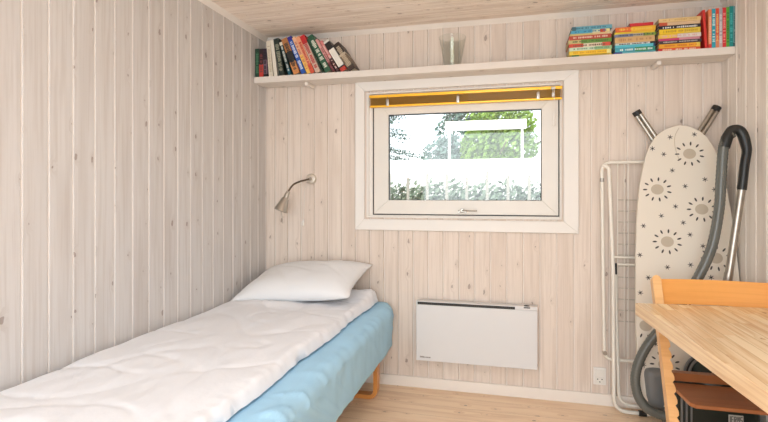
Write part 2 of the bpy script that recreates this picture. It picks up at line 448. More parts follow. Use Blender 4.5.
G1 = 'upright books at the left end of the shelf'
BK = (24, 26, 28)
L_ = [  # thickness, lean, height, bands, ink, label
 (.030, 0, .188, [(1, (20, 62, 46))], (70, 120, 90), 'dark green book standing first from the left wall'),
 (.028, 0, .186, [(.12, (200, 60, 50)), (.45, (206, 64, 52)), (1, (46, 28, 32))], (120, 60, 60), 'short book with a red lower half, standing beside the dark green book'),
 (.026, 1, .185, [(.1, BK), (.6, (122, 96, 112)), (1, (52, 38, 52))], (30, 28, 34), 'short muted purple book standing left of the tall cream book'),
 (.028, 5, .232, [(1, (226, 216, 196))], (196, 182, 158), 'tall cream book standing nearly straight on the shelf'),
 (.024, 7, .238, [(1, (232, 224, 208))], None, 'tall plain off-white book beside the cream book'),
 (.036, 10, .245, [(.1, (44, 52, 46)), (1, (30, 44, 38))], (150, 150, 130), 'thick black-green book leaning slightly left'),
 (.020, 17, .225, [(.2, (20, 88, 104)), (.9, (38, 60, 60)), (1, (220, 214, 196))], (206, 214, 208), 'narrow dark teal book with pale lettering'),
 (.042, 21, .250, [(.34, (212, 140, 82)), (.40, BK), (.62, (34, 36, 36)), (1, (178, 118, 70))], (40, 40, 40), 'tan and black banded book left of the blue book'),
 (.030, 23, .265, [(.9, (34, 84, 172)), (1, (52, 44, 140))], (214, 224, 238), 'bright blue book with white lettering leaning left'),
 (.024, 24, .262, [(.5, (238, 190, 96)), (1, (234, 184, 146))], (204, 120, 90), 'peach and yellow book right of the blue book'),
 (.026, 24, .262, [(.25, (214, 90, 64)), (1, (232, 160, 122))], (196, 66, 52), 'salmon pink book with red foot in the leaning row'),
 (.034, 25, .268, [(.78, (206, 176, 158)), (1, (204, 44, 44))], (184, 50, 50), 'thick book with a bright red head and pale lettered spine'),
 (.012, 26, .245, [(1, (40, 60, 44))], None, 'very thin black-green book in the leaning row'),
 (.038, 28, .268, [(1, (44, 92, 66))], (222, 222, 206), 'thick dark green book with white title letters'),
 (.018, 29, .245, [(.3, (96, 44, 50)), (1, (214, 156, 150))], (150, 80, 84), 'thin dusty pink book with a maroon foot'),
 (.018, 30, .235, [(.45, (76, 40, 40)), (1, (214, 130, 128))], (222, 190, 180), 'thin rose and brown book beside the white book'),
 (.040, 32, .232, [(.12, (190, 60, 44)), (.16, (30, 28, 28)), (.72, (238, 232, 220)), (.94, (26, 24, 24)), (1, (238, 232, 220))], None, 'white book with a black square near its head'),
 (.046, 33, .205, [(.2, (60, 46, 38)), (.55, (118, 100, 80)), (.62, (196, 180, 156)), (1, (50, 38, 32))], (190, 172, 146), 'dark brown photo-covered book last in the leaning row'),
]
x = .004; prev = None
for t, lean, h, bands, ink, lab in L_:
    th = R(lean); t *= .98
    if prev:      # each book rests against the head of its steeper neighbour
        pt, pth, ph = prev
        zc = min(ph*math.cos(pth)+pt*math.sin(pth), h*math.cos(th))
        x += zc*max(0, math.tan(th)-math.tan(pth))+.0006
    book(lab, G1, h, t, .150 if lean < 30 else .14, bands, ink, (x, -.010, SZ+.0005), (0, -th, 0))
    x += t/math.cos(th); prev = (t, th, h)
LEFT_END = x

def lying(x0, x1, layers, group, dx=()):
    z = SZ+.0005
    for i, (t, bands, ink, lab, s0, s1) in enumerate(layers):
        w = (x1-s1)-(x0+s0)
        # rotated so its height runs along +x, spine toward the room
        e = book(lab, group, w, t, .148+.004*((i*7) % 3), bands, ink, (x0+s0, -.004, z+t), (0, R(90), 0), inkrange=(.1, .9), inkh=.26)
        z += t+.0004
Y1, Y2 = (240, 200, 50), (222, 196, 96)
lying(1.950, 2.176, [
 (.011, [(.08, (170, 140, 40)), (.25, (70, 130, 70)), (1, (198, 172, 70))], None, 'dull yellow-green paperback lying at the bottom of the first stack', 0, .0),
 (.022, [(.1, (238, 206, 70)), (.9, (242, 196, 44)), (1, (240, 230, 150))], (214, 160, 30), 'bright yellow paperback second from the bottom of the first stack', .004, .004),
 (.018, [(.6, (206, 222, 196)), (1, (150, 190, 140))], (110, 150, 120), 'pale green paperback above the bright yellow one', .004, 0),
 (.022, [(.35, (216, 80, 60)), (.8, (232, 216, 190)), (1, (222, 90, 70))], (120, 80, 60), 'red and cream paperback in the middle of the first stack', .004, .006),
 (.020, [(.3, (206, 190, 130)), (1, (104, 150, 62))], (80, 110, 50), 'green and tan paperback under the brick red one', .0, .002),
 (.022, [(1, (184, 74, 54))], (230, 200, 180), 'brick red paperback above the green one', .003, .004),
 (.013, [(.55, (214, 196, 128)), (.9, (224, 200, 150)), (1, (226, 210, 170))], None, 'straw yellow paperback under the blue ones', .008, .0),
 (.016, [(.55, (84, 170, 200)), (.75, (214, 222, 190)), (.88, (196, 70, 40)), (1, (236, 220, 150))], (40, 110, 150), 'light blue paperback with a red and yellow end', .014, .010),
 (.020, [(.1, (60, 100, 110)), (1, (104, 168, 186))], (50, 110, 130), 'grey-blue paperback on top of the first stack', .018, .0),
], 'paperbacks in the first lying stack')
lying(2.188, 2.396, [
 (.011, [(.2, (60, 70, 150)), (1, (110, 190, 200))], None, 'thin light blue paperback at the bottom of the middle stack', 0, .002),
 (.021, [(.5, (74, 164, 180)), (.8, (60, 150, 100)), (1, (50, 140, 120))], (220, 230, 220), 'teal and green paperback near the bottom of the middle stack', .004, .004),
 (.015, [(.95, (88, 190, 206)), (1, (40, 60, 100))], None, 'turquoise paperback in the middle stack', .002, .004),
 (.012, [(.86, (222, 220, 214)), (1, (34, 34, 40))], (30, 30, 44), 'thin white paperback with dark lettering in the middle stack', .006, .0),
 (.032, [(1, (212, 172, 118))], (186, 138, 92), 'thick tan paperback in the middle stack', .002, .006),
 (.014, [(.45, (120, 130, 160)), (.7, (180, 176, 160)), (1, (120, 150, 60))], (60, 60, 70), 'grey and olive paperback in the middle stack', .0, .0),
 (.013, [(.25, (236, 210, 60)), (1, (238, 196, 60))], None, 'thin yellow paperback in the middle stack', .002, .004),
 (.025, [(.4, (224, 110, 50)), (1, (238, 180, 48))], (240, 200, 80), 'orange and yellow paperback under the crimson one', .006, .002),
 (.016, [(.02, (110, 30, 40)), (1, (204, 44, 52))], None, 'short crimson paperback on top of the middle stack', .075, .014),
], 'paperbacks in the middle lying stack')
lying(2.408, 2.612, [
 (.016, [(.1, (214, 40, 40)), (1, (232, 100, 60))], (246, 220, 190), 'red-orange paperback at the bottom of the right stack', 0, .002),
 (.022, [(.9, (240, 170, 46)), (1, (240, 200, 80))], (214, 120, 40), 'amber paperback second from the bottom of the right stack', .002, .004),
 (.016, [(1, (66, 54, 60))], (190, 180, 176), 'dark grey paperback with pale lettering in the right stack', .002, .0),
 (.014, [(.5, (214, 70, 120)), (1, (222, 150, 160))], None, 'magenta pink paperback in the right stack', .002, .004),
 (.020, [(.45, (238, 200, 90)), (1, (226, 214, 206))], (226, 180, 170), 'cream and yellow paperback above the pink one', .0, .0),
 (.027, [(.6, (240, 202, 40)), (1, (228, 196, 70))], (200, 160, 40), 'thick yellow paperback in the right stack', .003, .004),
 (.020, [(1, (40, 38, 48))], (232, 230, 226), 'black paperback with white lettering in the right stack', .002, .0),
 (.016, [(.2, (200, 90, 60)), (1, (222, 190, 150))], None, 'beige paperback with a red corner in the right stack', .004, .004),
 (.020, [(1, (226, 194, 136))], (208, 170, 110), 'sand coloured paperback on top of the right stack', .0, .002),
], 'paperbacks in the right lying stack')
G2 = 'upright books at the right end of the shelf'
x = 2.6180
for t, h, bands, ink, lab in [
 (.0150, .205, [(1, (214, 52, 44))], None, 'red book leaning against the right lying stack'),
 (.0155, .205, [(.1, (220, 60, 50)), (1, (232, 132, 84))], (246, 190, 160), 'salmon orange book second of the right upright row'),
 (.0175, .207, [(1, (46, 160, 180))], (190, 226, 226), 'light teal book between two orange books'),
 (.0155, .208, [(.2, (226, 140, 100)), (1, (222, 74, 48))], (240, 190, 120), 'orange-red book with a paler foot'),
 (.0155, .206, [(.3, (204, 180, 180)), (1, (174, 168, 172))], (220, 214, 214), 'pale grey book in the right upright row'),
 (.0165, .209, [(1, (218, 50, 56))], (240, 150, 140), 'scarlet book right of the pale grey one'),
 (.0145, .210, [(1, (92, 166, 62))], (50, 120, 60), 'leaf green book in the right upright row'),
 (.0170, .213, [(1, (22, 138, 136))], (70, 180, 180), 'deep teal book in the right upright row'),
 (.0135, .212, [(.1, (50, 80, 90)), (1, (110, 150, 152))], (30, 90, 100), 'grey-teal book last against the right wall'),
]:
    ln = 3.5 if x < 2.62 else 0
    if ln: book(lab, G2, h, t-.003, .155, bands, ink, (x+.012, -.004, SZ+.0005), (0, -R(ln), 0))
    else: book(lab, G2, h, t, .155, bands, ink, (x, -.004, SZ+.0005), (0, 0, 0))
    x += t+.0004 + (.012 if ln else 0)

# glass and candle on the shelf
bm = bmesh.new()
lathe(bm, [(0, 0), (.044, 0), (.048, .004), (.083, .186), (.0815, .187), (.0795, .184), (.0455, .010), (.040, .008), (0, .008)], 40)
hg = finish(bm, 'hurricane_glass', M_VGLASS, None, True, (1.292, -.086, SZ+.0005), 50)
tag(hg, 'clear flared glass candle holder on the shelf above the window', 'candle holder')
cd = tag(empty('candle', (1.290, -.086, SZ+.009)), 'slim pale candle standing inside the flared glass', 'candle')
M_WAX = mat('candle_wax', (232, 236, 214), .45)
bm = bmesh.new(); lathe(bm, [(0, 0), (.011, 0), (.0115, .003), (.0105, .155), (.007, .176), (.002, .182), (0, .182)], 20); finish(bm, 'wax', M_WAX, cd, True)
bm = bmesh.new(); tube(bm, [(0, 0, .181), (.001, 0, .190)], .001, 6); finish(bm, 'wick', M_BLACK, cd)
bm = bmesh.new(); lathe(bm, [(0, 0), (.016, 0), (.016, .012), (.0125, .022), (.0118, .022), (.0118, 0.0)], 20); finish(bm, 'candle_cup', mat('clear_cup', (206, 206, 190), .2), cd, True)

# ------------------------------------------------------------------ wall lamp
M_SHADE = mat('lamp_steel', (188, 182, 172), .28, 1)
wl = tag(empty('wall_lamp', (.335, 0, 1.331)), 'small steel gooseneck reading lamp on the back wall above the pillow', 'lamp')
LX = Vector((.335, 0, 1.331))
def lp(name, m, fn, parent=wl):
    bm = bmesh.new(); fn(bm); bmesh.ops.translate(bm, verts=bm.verts, vec=-LX); return finish(bm, name, m, parent, True)
lp('wall_plate', mat('lamp_plate', (214, 204, 190), .3, .5), lambda b: lathe(b, [(0, .016), (.012, .018), (.030, .014), (.036, .006), (.037, 0)], 32, (.335, -.0005, 1.331), Vector((0, -1, 0))))
lp('mount_boss', M_STEEL, lambda b: lathe(b, [(.0, .034), (.009, .034), (.011, .026), (.011, .01)], 16, (.335, -.004, 1.331), Vector((0, -1, 0))))
neck = smoothpath([(.335, -.03, 1.331), (.320, -.052, 1.324), (.290, -.09, 1.312), (.262, -.125, 1.292), (.246, -.148, 1.262), (.238, -.158, 1.240)], 6)
def nk(b):
    rr = [.0058+.0007*(i % 2) for i in range(len(neck))]
    tube(b, neck, rr, 10)
lp('gooseneck', mat('neck_metal', (120, 108, 94), .35, .9), nk)
ax = Vector((-.036, -.03, -.112)).normalized()
o0 = Vector((.239, -.157, 1.243))
lp('lamp_shade', M_SHADE, lambda b: lathe(b, [(0, -.006), (.011, -.004), (.013, .004), (.0165, .036), (.0175, .044), (.023, .047), (.030, .075), (.043, .128), (.044, .132), (.0405, .129), (.020, .05), (0, .048)], 32, o0, ax))
lp('bulb', mat('bulb_glass', (240, 236, 226), .2), lambda b: lathe(b, [(0, .122), (.014, .120), (.024, .108), (.022, .09), (.012, .07), (.01, .05)], 20, o0, ax))
lp('pull_string', M_CASE, lambda b: tube(b, [(.3085, -.008, 1.318), (.290, -.007, 1.25), (.280, -.006, 1.055)], .0012, 6))
lp('string_knob', M_CASE, lambda b: lathe(b, [(0, 0), (.008, .003), (.0072, .03), (.003, .044), (0, .045)], 12, (.280, -.008, 1.015)))
lp('shade_cord', M_CHROME, lambda b: tube(b, [o0+ax*.12, o0+ax*.12+Vector((.012, 0, -.09))], .0011, 6))

# ------------------------------------------------------------------ panel heater
ht = tag(empty('panel_heater', (1.427, 0, .191)), 'white electric panel heater mounted low on the back wall under the window', 'heater')
def hp(name, m, fn, smooth=False, parent=ht):
    bm = bmesh.new(); fn(bm); bmesh.ops.translate(bm, verts=bm.verts, vec=(-1.427, 0, -.191)); return finish(bm, name, m, parent, smooth)
def hbody(b):
    box(b, 1.066, 1.788, -.080, -.066, .197, .544, .004)        # front panel
    box(b, 1.072, 1.782, -.066, -.018, .193, .540, .003)        # back box
    box(b, 1.066, 1.074, -.080, -.018, .544, .565, .001)
    box(b, 1.066, 1.660, -.0795, -.018, .561, .566, .001)
hp('body', M_HEAT, hbody)
hp('grille_recess', M_BLACK, lambda b: box(b, 1.074, 1.66, -.0735, -.02, .541, .561))
def grl(b):
    for i in range(46):
        xx = 1.084+i*.0125
        box(b, xx, xx+.0018, -.0765, -.07, .544, .556)
hp('grille', mat('grille_grey', (96, 90, 82), .5), grl)
hp('control_housing', M_HEAT, lambda b: box(b, 1.660, 1.788, -.080, -.018, .545, .567, .002))
def cdial(b):
    lathe(b, [(0, .003), (.016, .002), (.018, 0)], 20, (1.728, -.062, .5668), Vector((0, 0, 1)))
    box(b, 1.710, 1.746, -.0806, -.079, .556, .563, .0005)
hp('control_dial', M_BLACK, cdial)
for xx in (1.2, 1.62): hp('wall_bracket', M_STEEL, lambda b: box(b, xx, xx+.03, -.019, .001, .24, .50))
def brand(b):
    r = random.Random(3); xx = 1.090
    while xx < 1.150:
        w = r.uniform(.003, .006); hgt = .0075 if xx > 1.112 else .0095
        box(b, xx, xx+w, -.0804, -.0799, .216, .216+hgt); xx += w+.0018
hp('brand_mark', mat('mark_grey', (120, 112, 104), .5), brand)

# ------------------------------------------------------------------ wall socket
sk = tag(empty('wall_socket', (2.138, 0, .118)), 'white double module wall socket low on the back wall beside the drying rack', 'socket')
bm = bmesh.new(); box(bm, -.034, .034, -.010, -.0005, 0, .100, .003); finish(bm, 'cover_plate', M_CASE, sk)
bm = bmesh.new(); box(bm, -.025, .025, -.0135, -.009, .053, .090, .002); finish(bm, 'blank_module', M_SASH, sk)
bm = bmesh.new(); box(bm, -.025, .025, -.0135, -.009, .009, .047, .002); finish(bm, 'outlet_module', M_SASH, sk)
bm = bmesh.new()
for (a, c) in ((-.012, .034), (.012, .034), (0, .019)):
    lathe(bm, [(0, 0), (.0035, 0), (.0035, .0006), (0, .0006)], 12, (a, -.0134, c), Vector((0, -1, 0)))
finish(bm, 'pin_hole', M_BLACK, sk)

# ------------------------------------------------------------------ bed
BY0, BY1 = -.045, -2.06
bed = tag(empty('bed', (.46, -1.05, 0)), 'single bed against the left wall with bentwood legs, under a blue sheet', 'bed')
OB = Vector((.46, -1.05, 0))
def bp_(name, m, fn, smooth=False):
    bm = bmesh.new(); fn(bm); bmesh.ops.translate(bm, verts=bm.verts, vec=-OB); return finish(bm, name, m, bed, smooth)
bp_('mattress', mat('mattress_white', (226, 224, 218), .9), lambda b: box(b, .03, .885, BY1+.03, BY0-.02, .33, .515, .04, 3), True)
bp_('bed_base', mat('bed_base_fabric', (196, 200, 202), .9), lambda b: box(b, .035, .87, BY1+.04, BY0-.03, .235, .33, .015), True)
for yy in (-.235, -1.80):
    def lg(b):
        pth = fillet([(.852, yy, .236), (.852, yy, .014), (.10, yy, .014), (.10, yy, .236)], .05, 7)
        # flat bentwood strip
        k = len(pth)
        A = []
        for i, p in enumerate(pth):
            t = (pth[min(i+1, k-1)]-pth[max(i-1, 0)]).normalized(); nn = Vector((t.z, 0, -t.x))
            A.append([b.verts.new(p+nn*s+Vector((0, w, 0))) for s, w in ((-.0125, -.028), (.0125, -.028), (.0125, .028), (-.0125, .028))])
        for a, c in zip(A, A[1:]):
            for j in range(4): b.faces.new((a[j], a[(j+1) % 4], c[(j+1) % 4], c[j]))
        b.faces.new(A[0]); b.faces.new(A[-1][::-1])
    bp_('leg', M_BEDLEG, lg, True)

def nz(x, y, z=0): return noise.noise(Vector((x, y, z)))
# blue sheet draped over the mattress
def sheet(b):
    NY, prof = 190, []
    r = .055; X1 = .925; ZT = .538; ZB = .262
    prof += [(.02, ZT-.24), (.02, ZT-.03)] + [(.02+.03*(1-math.cos(a)), ZT-.03+.03*math.sin(a)) for a in (.5, 1.0)]
    prof += [(.06+i*(X1-r-.06)/26, ZT) for i in range(27)]
    prof += [(X1-r+r*math.sin(a), ZT-r+r*math.cos(a)) for a in [math.pi/2*i/8 for i in range(1, 9)]]
    side0 = len(prof)
    prof += [(X1, ZT-r-(ZT-r-ZB)*i/18) for i in range(1, 19)]
    rows = []
    for j in range(NY+1):
        y = BY0+(BY1-BY0)*j/NY; row = []
        for i, (px, pz) in enumerate(prof):
            dx = dz = 0
            # rounded head corner seen from above
            e = max(0, 1-(BY0-y)/.07)
            if px > .8: dx -= .030*e*e
            # folds fanning over the edge
            if px > .70:
                s = ZT-pz + (X1-px if px < X1-.001 else 0)*0
                amt = min(1, (px-.78)/.10) if px > .78 else 0
                wv = nz((y-.55*pz)*7.5, pz*2.4, 3)*.6+nz((y+.35*pz)*19, pz*4, 8)*.4
                sp_ = (X1-px) if pz > ZT-.06 else -(ZT-pz); ridge = (1-abs(nz((y+1.6*sp_)*5.5, sp_*1.1, 21))*6.0); ridge = max(0, ridge)*(.6+.7*max(0, -y-.9))
                dx += amt*(wv*.008+ridge**2*.011)*(1 if pz < ZT-.004 else .2)
                dz += amt*(wv*.004+ridge**2*.009)*(1 if pz > ZT-.03 else .15)
            if i >= side0: 
                k = (i-side0)/17
                dx -= .012*k
                if i == len(prof)-1: dx -= .01
                dz += k*.012*nz(y*5, 9, 2)
            row.append(b.verts.new((px+dx, y, pz+dz)))
        rows.append(row)
    for A, B in zip(rows, rows[1:]):
        for i in range(len(prof)-1): b.faces.new((A[i], A[i+1], B[i+1], B[i]))
    # head end hanging down
    for rw, s in ((rows[0], 1), (rows[-1], -1)):
        prev = rw
        for k in range(1, 7):
            zb = ZB+.02
            cur = []
            for v in rw:
                z = v.co.z+(min(zb, v.co.z)-v.co.z)*k/6
                cur.append(b.verts.new((v.co.x*.997, v.co.y+s*.008*math.sin(k/6*math.pi), z)))
            for i in range(len(rw)-1):
                try: b.faces.new((prev[i], prev[i+1], cur[i+1], cur[i]))
                except Exception: pass
            prev = cur
bm = bmesh.new(); sheet(bm)
bmesh.ops.remove_doubles(bm, verts=bm.verts, dist=.0002)
bs = finish(bm, 'bed_sheet', M_SHEET, None, True, angle=80)
sm = bs.modifiers.new('thickness', 'SOLIDIFY'); sm.thickness = .002; sm.offset = 1
tag(bs, 'light blue sheet draped over the mattress and hanging down its side', 'bed sheet')

# duvet
def slab(b, x0, x1, y0, y1, z0, top, NX=70, NY=150, r=.045, edge=None):
    """closed soft slab: bottom z0, top surface function"""
    T = []; Bt = []
    for j in range(NY+1):
        v = j/NY; rt = []; rb = []
        for i in range(NX+1):
            u = i/NX
            x = x0+(x1-x0)*u; y = y0+(y1-y0)*v
            ex, ey = (edge(u, v) if edge else (0, 0))
            x += ex; y += ey
            dx = min(u, 1-u)*(x1-x0); dy = min(v, 1-v)*abs(y1-y0)
            f = (1-max(0, 1-dx/r)**2.4)**.42*(1-max(0, 1-dy/r)**2.4)**.42
            zt = z0+.004+(top(x, y)-z0)*f
            rt.append(b.verts.new((x, y, zt)))
            rb.append(b.verts.new((x+(.012 if u > .99 else 0)*-1, y, z0+.0*f)) if 0 < i < NX and 0 < j < NY else rt[-1])
        T.append(rt); Bt.append(rb)
    for j in range(NY):
        for i in range(NX):
            b.faces.new((T[j][i], T[j][i+1], T[j+1][i+1], T[j+1][i]))
            q_ = [Bt[j][i], Bt[j+1][i], Bt[j+1][i+1], Bt[j][i+1]]
            if len(set(q_)) == 4:
                try: b.faces.new(q_)
                except Exception: pass
def dtop(x, y):
    z = .598
    z += .012*nz(x*2.6, y*2.0, 1)+.006*nz(x*6, y*4.5, 5)
    # broad quilted billows and soft creases across the cover
    c = abs(nz(x*3.2+y*1.7, y*1.1-x*1.4, 11)); z -= .005*max(0, 1-c*9)
    c = abs(nz(x*1.5-y*3.4, y*1.0+x*2.0, 31)); z -= .005*max(0, 1-c*12)
    z += .0035*nz(x*20, y*8, 7)
    # thick puckered outer edge
    e = max(0, 1-abs(x-.79)/.06); z += .004*e*(1+1.4*nz(3, y*26, 4))
    # fold that rises against the pillow
    z += .020*math.exp(-((y+.52)/.05)**2)*math.exp(-((x-.30)/.16)**2)
    z += .022*math.exp(-((y+.15)/.10)**2)*(1+.5*max(0, x-.4)/.4)
    return z
def dedge(u, v):
    e = max(0, (u-.8)/.2)
    y = v*2.0
    return (e*(-.022*v+.014*nz(1, y*3.0, 2)+.008*nz(5, y*17, 2)), 0)
bm = bmesh.new(); slab(bm, .012, .822, -.075, -2.10, .5485, dtop, edge=dedge, NX=90, NY=210)
dv = finish(bm, 'duvet', M_DUVET, None, True, angle=75)
tag(dv, 'white duvet spread flat over the blue sheet on the bed', 'duvet')

# pillow: leaning up on the duvet towards the back wall
def pil(b):
    a, c, t = .372, .255, .092; N = 48
    T = []; B = []
    for j in range(N+1):
        v = -1+2*j/N; rt = []; rb = []
        for i in range(N+1):
            u = -1+2*i/N
            pin = 1-.075*(1-v*v); pin2 = 1-.10*(1-u*u)
            x = a*u*pin; y = c*v*pin2
            f = max(0, (1-abs(u)**3.4))**.6*max(0, (1-abs(v)**3.0))**.55
            w = .007*nz(x*9, y*9, 2)+.006*max(0, 1-abs(nz(x*5+y*4, y*3, 6))*7)*-1
            zt = t*f*1.05+w*f; zb = -t*f*.75
            rt.append(b.verts.new((x, y, zt+.0)))
            rb.append(rt[-1] if (i in (0, N) or j in (0, N)) else b.verts.new((x, y, zb)))
        T.append(rt); B.append(rb)
    for j in range(N):
        for i in range(N):
            b.faces.new((T[j][i], T[j][i+1], T[j+1][i+1], T[j+1][i]))
            b.faces.new((B[j][i], B[j+1][i], B[j+1][i+1], B[j][i+1]))
bm = bmesh.new(); pil(bm)
pw = finish(bm, 'pillow', M_PILLOW, None, True, angle=70)
pw.location = (.400, -.262, .686); pw.rotation_euler = (R(13), R(-4.5), R(-1))
tag(pw, 'plump white pillow propped at the head of the bed by the back wall', 'pillow')

# ------------------------------------------------------------------ drying rack (folded, leaning on the wall)
dr = tag(empty('drying_rack', (2.35, -.06, 0)), 'white folded clothes drying rack standing behind the ironing board', 'drying rack')
OD = Vector((2.35, -.06, 0))
def dp(name, m, fn, smooth=True, parent=dr):
    bm = bmesh.new(); fn(bm); bmesh.ops.translate(bm, verts=bm.verts, vec=-OD); return finish(bm, name, m, parent, smooth)
dp('outer_frame', M_WMETAL, lambda b: tube(b, fillet([(2.62, -.045, .286), (2.154, -.062, .286), (2.148, -.052, .86), (2.143, -.045, 1.411), (2.62, -.045, 1.411)], .055, 7), .0095, 12))
dp('leg_frame', M_WMETAL, lambda b: tube(b, fillet([(2.60, -.10, .014), (2.197, -.105, .014), (2.196, -.085, .80), (2.178, -.060, 1.38), (2.150, -.052, 1.395)], .075, 7), .0105, 12))
dp('inner_leg_frame', M_WMETAL, lambda b: tube(b, fillet([(2.60, -.075, .042), (2.228, -.078, .042), (2.209, -.070, .80), (2.209, -.066, .835)], .075, 7), .0085, 12))
dp('joint_sleeve', M_BPLASTIC, lambda b: tube(b, [(2.2088, -.070, .775), (2.209, -.067, .838)], .0105, 12))
dp('crossbar', M_WMETAL, lambda b: tube(b, [(2.20, -.083, .874), (2.62, -.050, .868)], .0065, 10))
dp('crossbar', M_WMETAL, lambda b: tube(b, [(2.209, -.066, .832), (2.62, -.046, .826)], .0065, 10))
for i in range(12):
    z = 1.196-i*.063
    if abs(z-.83) < .01: continue
    dp('wire', mat('shaded_wire_enamel', (204, 194, 180), .4), lambda b: tube(b, [(2.228, -.040, z), (2.62, -.040, z)], .003, 6))  # white enamel toned down, shading included in the colour
for xx in (2.228, 2.262, 2.284):
    dp('wire_support', M_WMETAL, lambda b: tube(b, [(xx, -.042, 1.405), (xx, -.042, .30)], .0022 if xx > 2.23 else .003, 6))
dp('hinge', M_STEEL, lambda b: lathe(b, [(0, 0), (.012, 0), (.012, .028), (0, .028)], 12, (2.155, -.08, .325), Vector((0, 1, 0))))
dp('rubber_foot', M_BLACK, lambda b: tube(b, [(2.322, -.104, .0155), (2.362, -.1035, .0155)], .0152, 12))
dp('end_joint', M_STEEL, lambda b: lathe(b, [(0, 0), (.012, 0), (.012, .02), (0, .02)], 12, (2.142, -.056, 1.30), Vector((0, 0, 1))))

# ------------------------------------------------------------------ ironing board
KB = .22/1.49; LB = math.hypot(1, KB)
ib = empty('ironing_board', (0, -.10, 1.59), (0, 0, 0))
tag(ib, 'ironing board with a cream sun-and-star print cover, leaning upright on the back wall', 'ironing board')
ib.rotation_euler = (math.atan(KB), 0, 0)     # local z runs up the board; local -y faces the room
ib.rotation_euler = (-math.atan(KB), 0, 0)
# local point (x, 0, s): s = distance along the board from its top reference
# board plane: y = -.10 + (z-1.59)*KB, so going down moves towards the room
out_l = [(2.504, .008), (2.462, -.004), (2.425, -.026), (2.398, -.055), (2.372, -.10), (2.350, -.16), (2.332, -.235), (2.315, -.32), (2.303, -.42), (2.292, -.54), (2.283, -.70), (2.277, -.88), (2.272, -1.10), (2.272, -1.30), (2.285, -1.40), (2.315, -1.445), (2.36, -1.46)]
cxm = 2.528
out = [(cxm, .012)]+out_l
poly = out+[(2*cxm-x_+.0, s) for x_, s in reversed(out[1:])]
# narrow the right side a little where it tucks in behind the hose
poly = [(x_ if x_ < cxm else cxm+(x_-cxm)*.93, s) for x_, s in poly]
def cover(b):
    prism(b, poly, 1, -.014, .010, .006)
    # printed pattern, a hair above the cloth
    yp = -.0146
    def disc(cx, cz, rx, rz, rot=0, n=14, mi=1):
        vs = [b.verts.new((cx+rx*math.cos(t)*math.cos(rot)-rz*math.sin(t)*math.sin(rot), yp, cz+rx*math.cos(t)*math.sin(rot)+rz*math.sin(t)*math.cos(rot))) for t in [2*math.pi*k/n for k in range(n)]]
        f = b.faces.new(vs); f.material_index = mi
    inside = lambda x_, s: 2.285 < x_ < 2.735 and s < -.02
    for (sx, sz) in ((2.564, -.148), (2.400, -.341), (2.607, -.447), (2.437, -.621), (2.520, -.89), (2.318, -1.061), (2.40, -1.25), (2.66, -.70), (2.62, -1.15)):
        disc(sx, sz, .031, .028, n=20, mi=2)
        for k in range(11):
            a = 2*math.pi*k/11+.3; rx, rz = sx+.060*math.cos(a), sz+.056*math.sin(a)
            if inside(rx, rz): disc(rx, rz, .0115, .0046, a, 8)
    for (sx, sz) in ((2.474, -.054), (2.592, -.042), (2.439, -.148), (2.477, -.238), (2.535, -.324), (2.63, -.288), (2.484, -.433), (2.414, -.484), (2.325, -.539), (2.517, -.519), (2.546, -.582), (2.672, -.342), (2.302, -.695), (2.603, -.64), (2.385, -.115), (2.432, -.755), (2.541, -.739), (2.632, -.80), (2.339, -.813), (2.298, -.893), (2.42, -.95), (2.36, -1.15), (2.45, -1.08), (2.30, -1.26), (2.50, -1.30)):
        for k in range(3):
            a = math.pi*k/3+sx*9
            disc(sx, sz, .0160, .0022, a, 6)
bm = bmesh.new(); cover(bm); finish(bm, 'board_cover', [M_CREAM, M_PATG, M_PATB], ib)
bm = bmesh.new(); tube(bm, smoothpath([(2.520, -.0150, -.002), (2.498, -.0150, -.05), (2.496, -.0150, -.11), (2.512, -.0150, -.18)], 6), .0012, 6); finish(bm, 'hem_seam', M_PATB, ib)
def vleg(b, p0, p1, off=.0145):
    p0 = Vector(p0); p1 = Vector(p1); t = (p1-p0).normalized(); s = Vector((t.z, 0, -t.x))
    tube(b, [p0+s*off, p1+s*off], .0105, 12); tube(b, [p0-s*off*.55, p1-s*off*.55], .0125, 12)
def W2L(x_, y_, z_):
    return ib_inv@Vector((x_, y_, z_))
ib_inv = (Matrix.Translation((0, -.10, 1.59))@Matrix.Rotation(-math.atan(KB), 4, 'X')).inverted()
for tip, base in (((2.324, -.052, 1.697), (2.60, -.085, 1.22)), ((2.727, -.052, 1.702), (2.44, -.085, 1.22))):
    a, c = W2L(*tip), W2L(*base)
    bm = bmesh.new(); vleg(bm, a+(c-a).normalized()*.01, c); lo = finish(bm, 'leg', M_STEEL, ib, True)
    bm = bmesh.new(); t = (c-a).normalized(); s = Vector((t.z, 0, -t.x))
    tube(bm, [a-t*.002+s*.003, a+t*.024+s*.003], .0225, 14, sx=1.0); cp = finish(bm, 'end_cap', M_BLACK, lo, True)
bm = bmesh.new(); tube(bm, [(2.716, .012, -.30), (2.735, .016, -.42), (2.738, .016, -.95), (2.70, .014, -1.2)], .004, 8); finish(bm, 'side_rod', M_STEEL, ib, True)

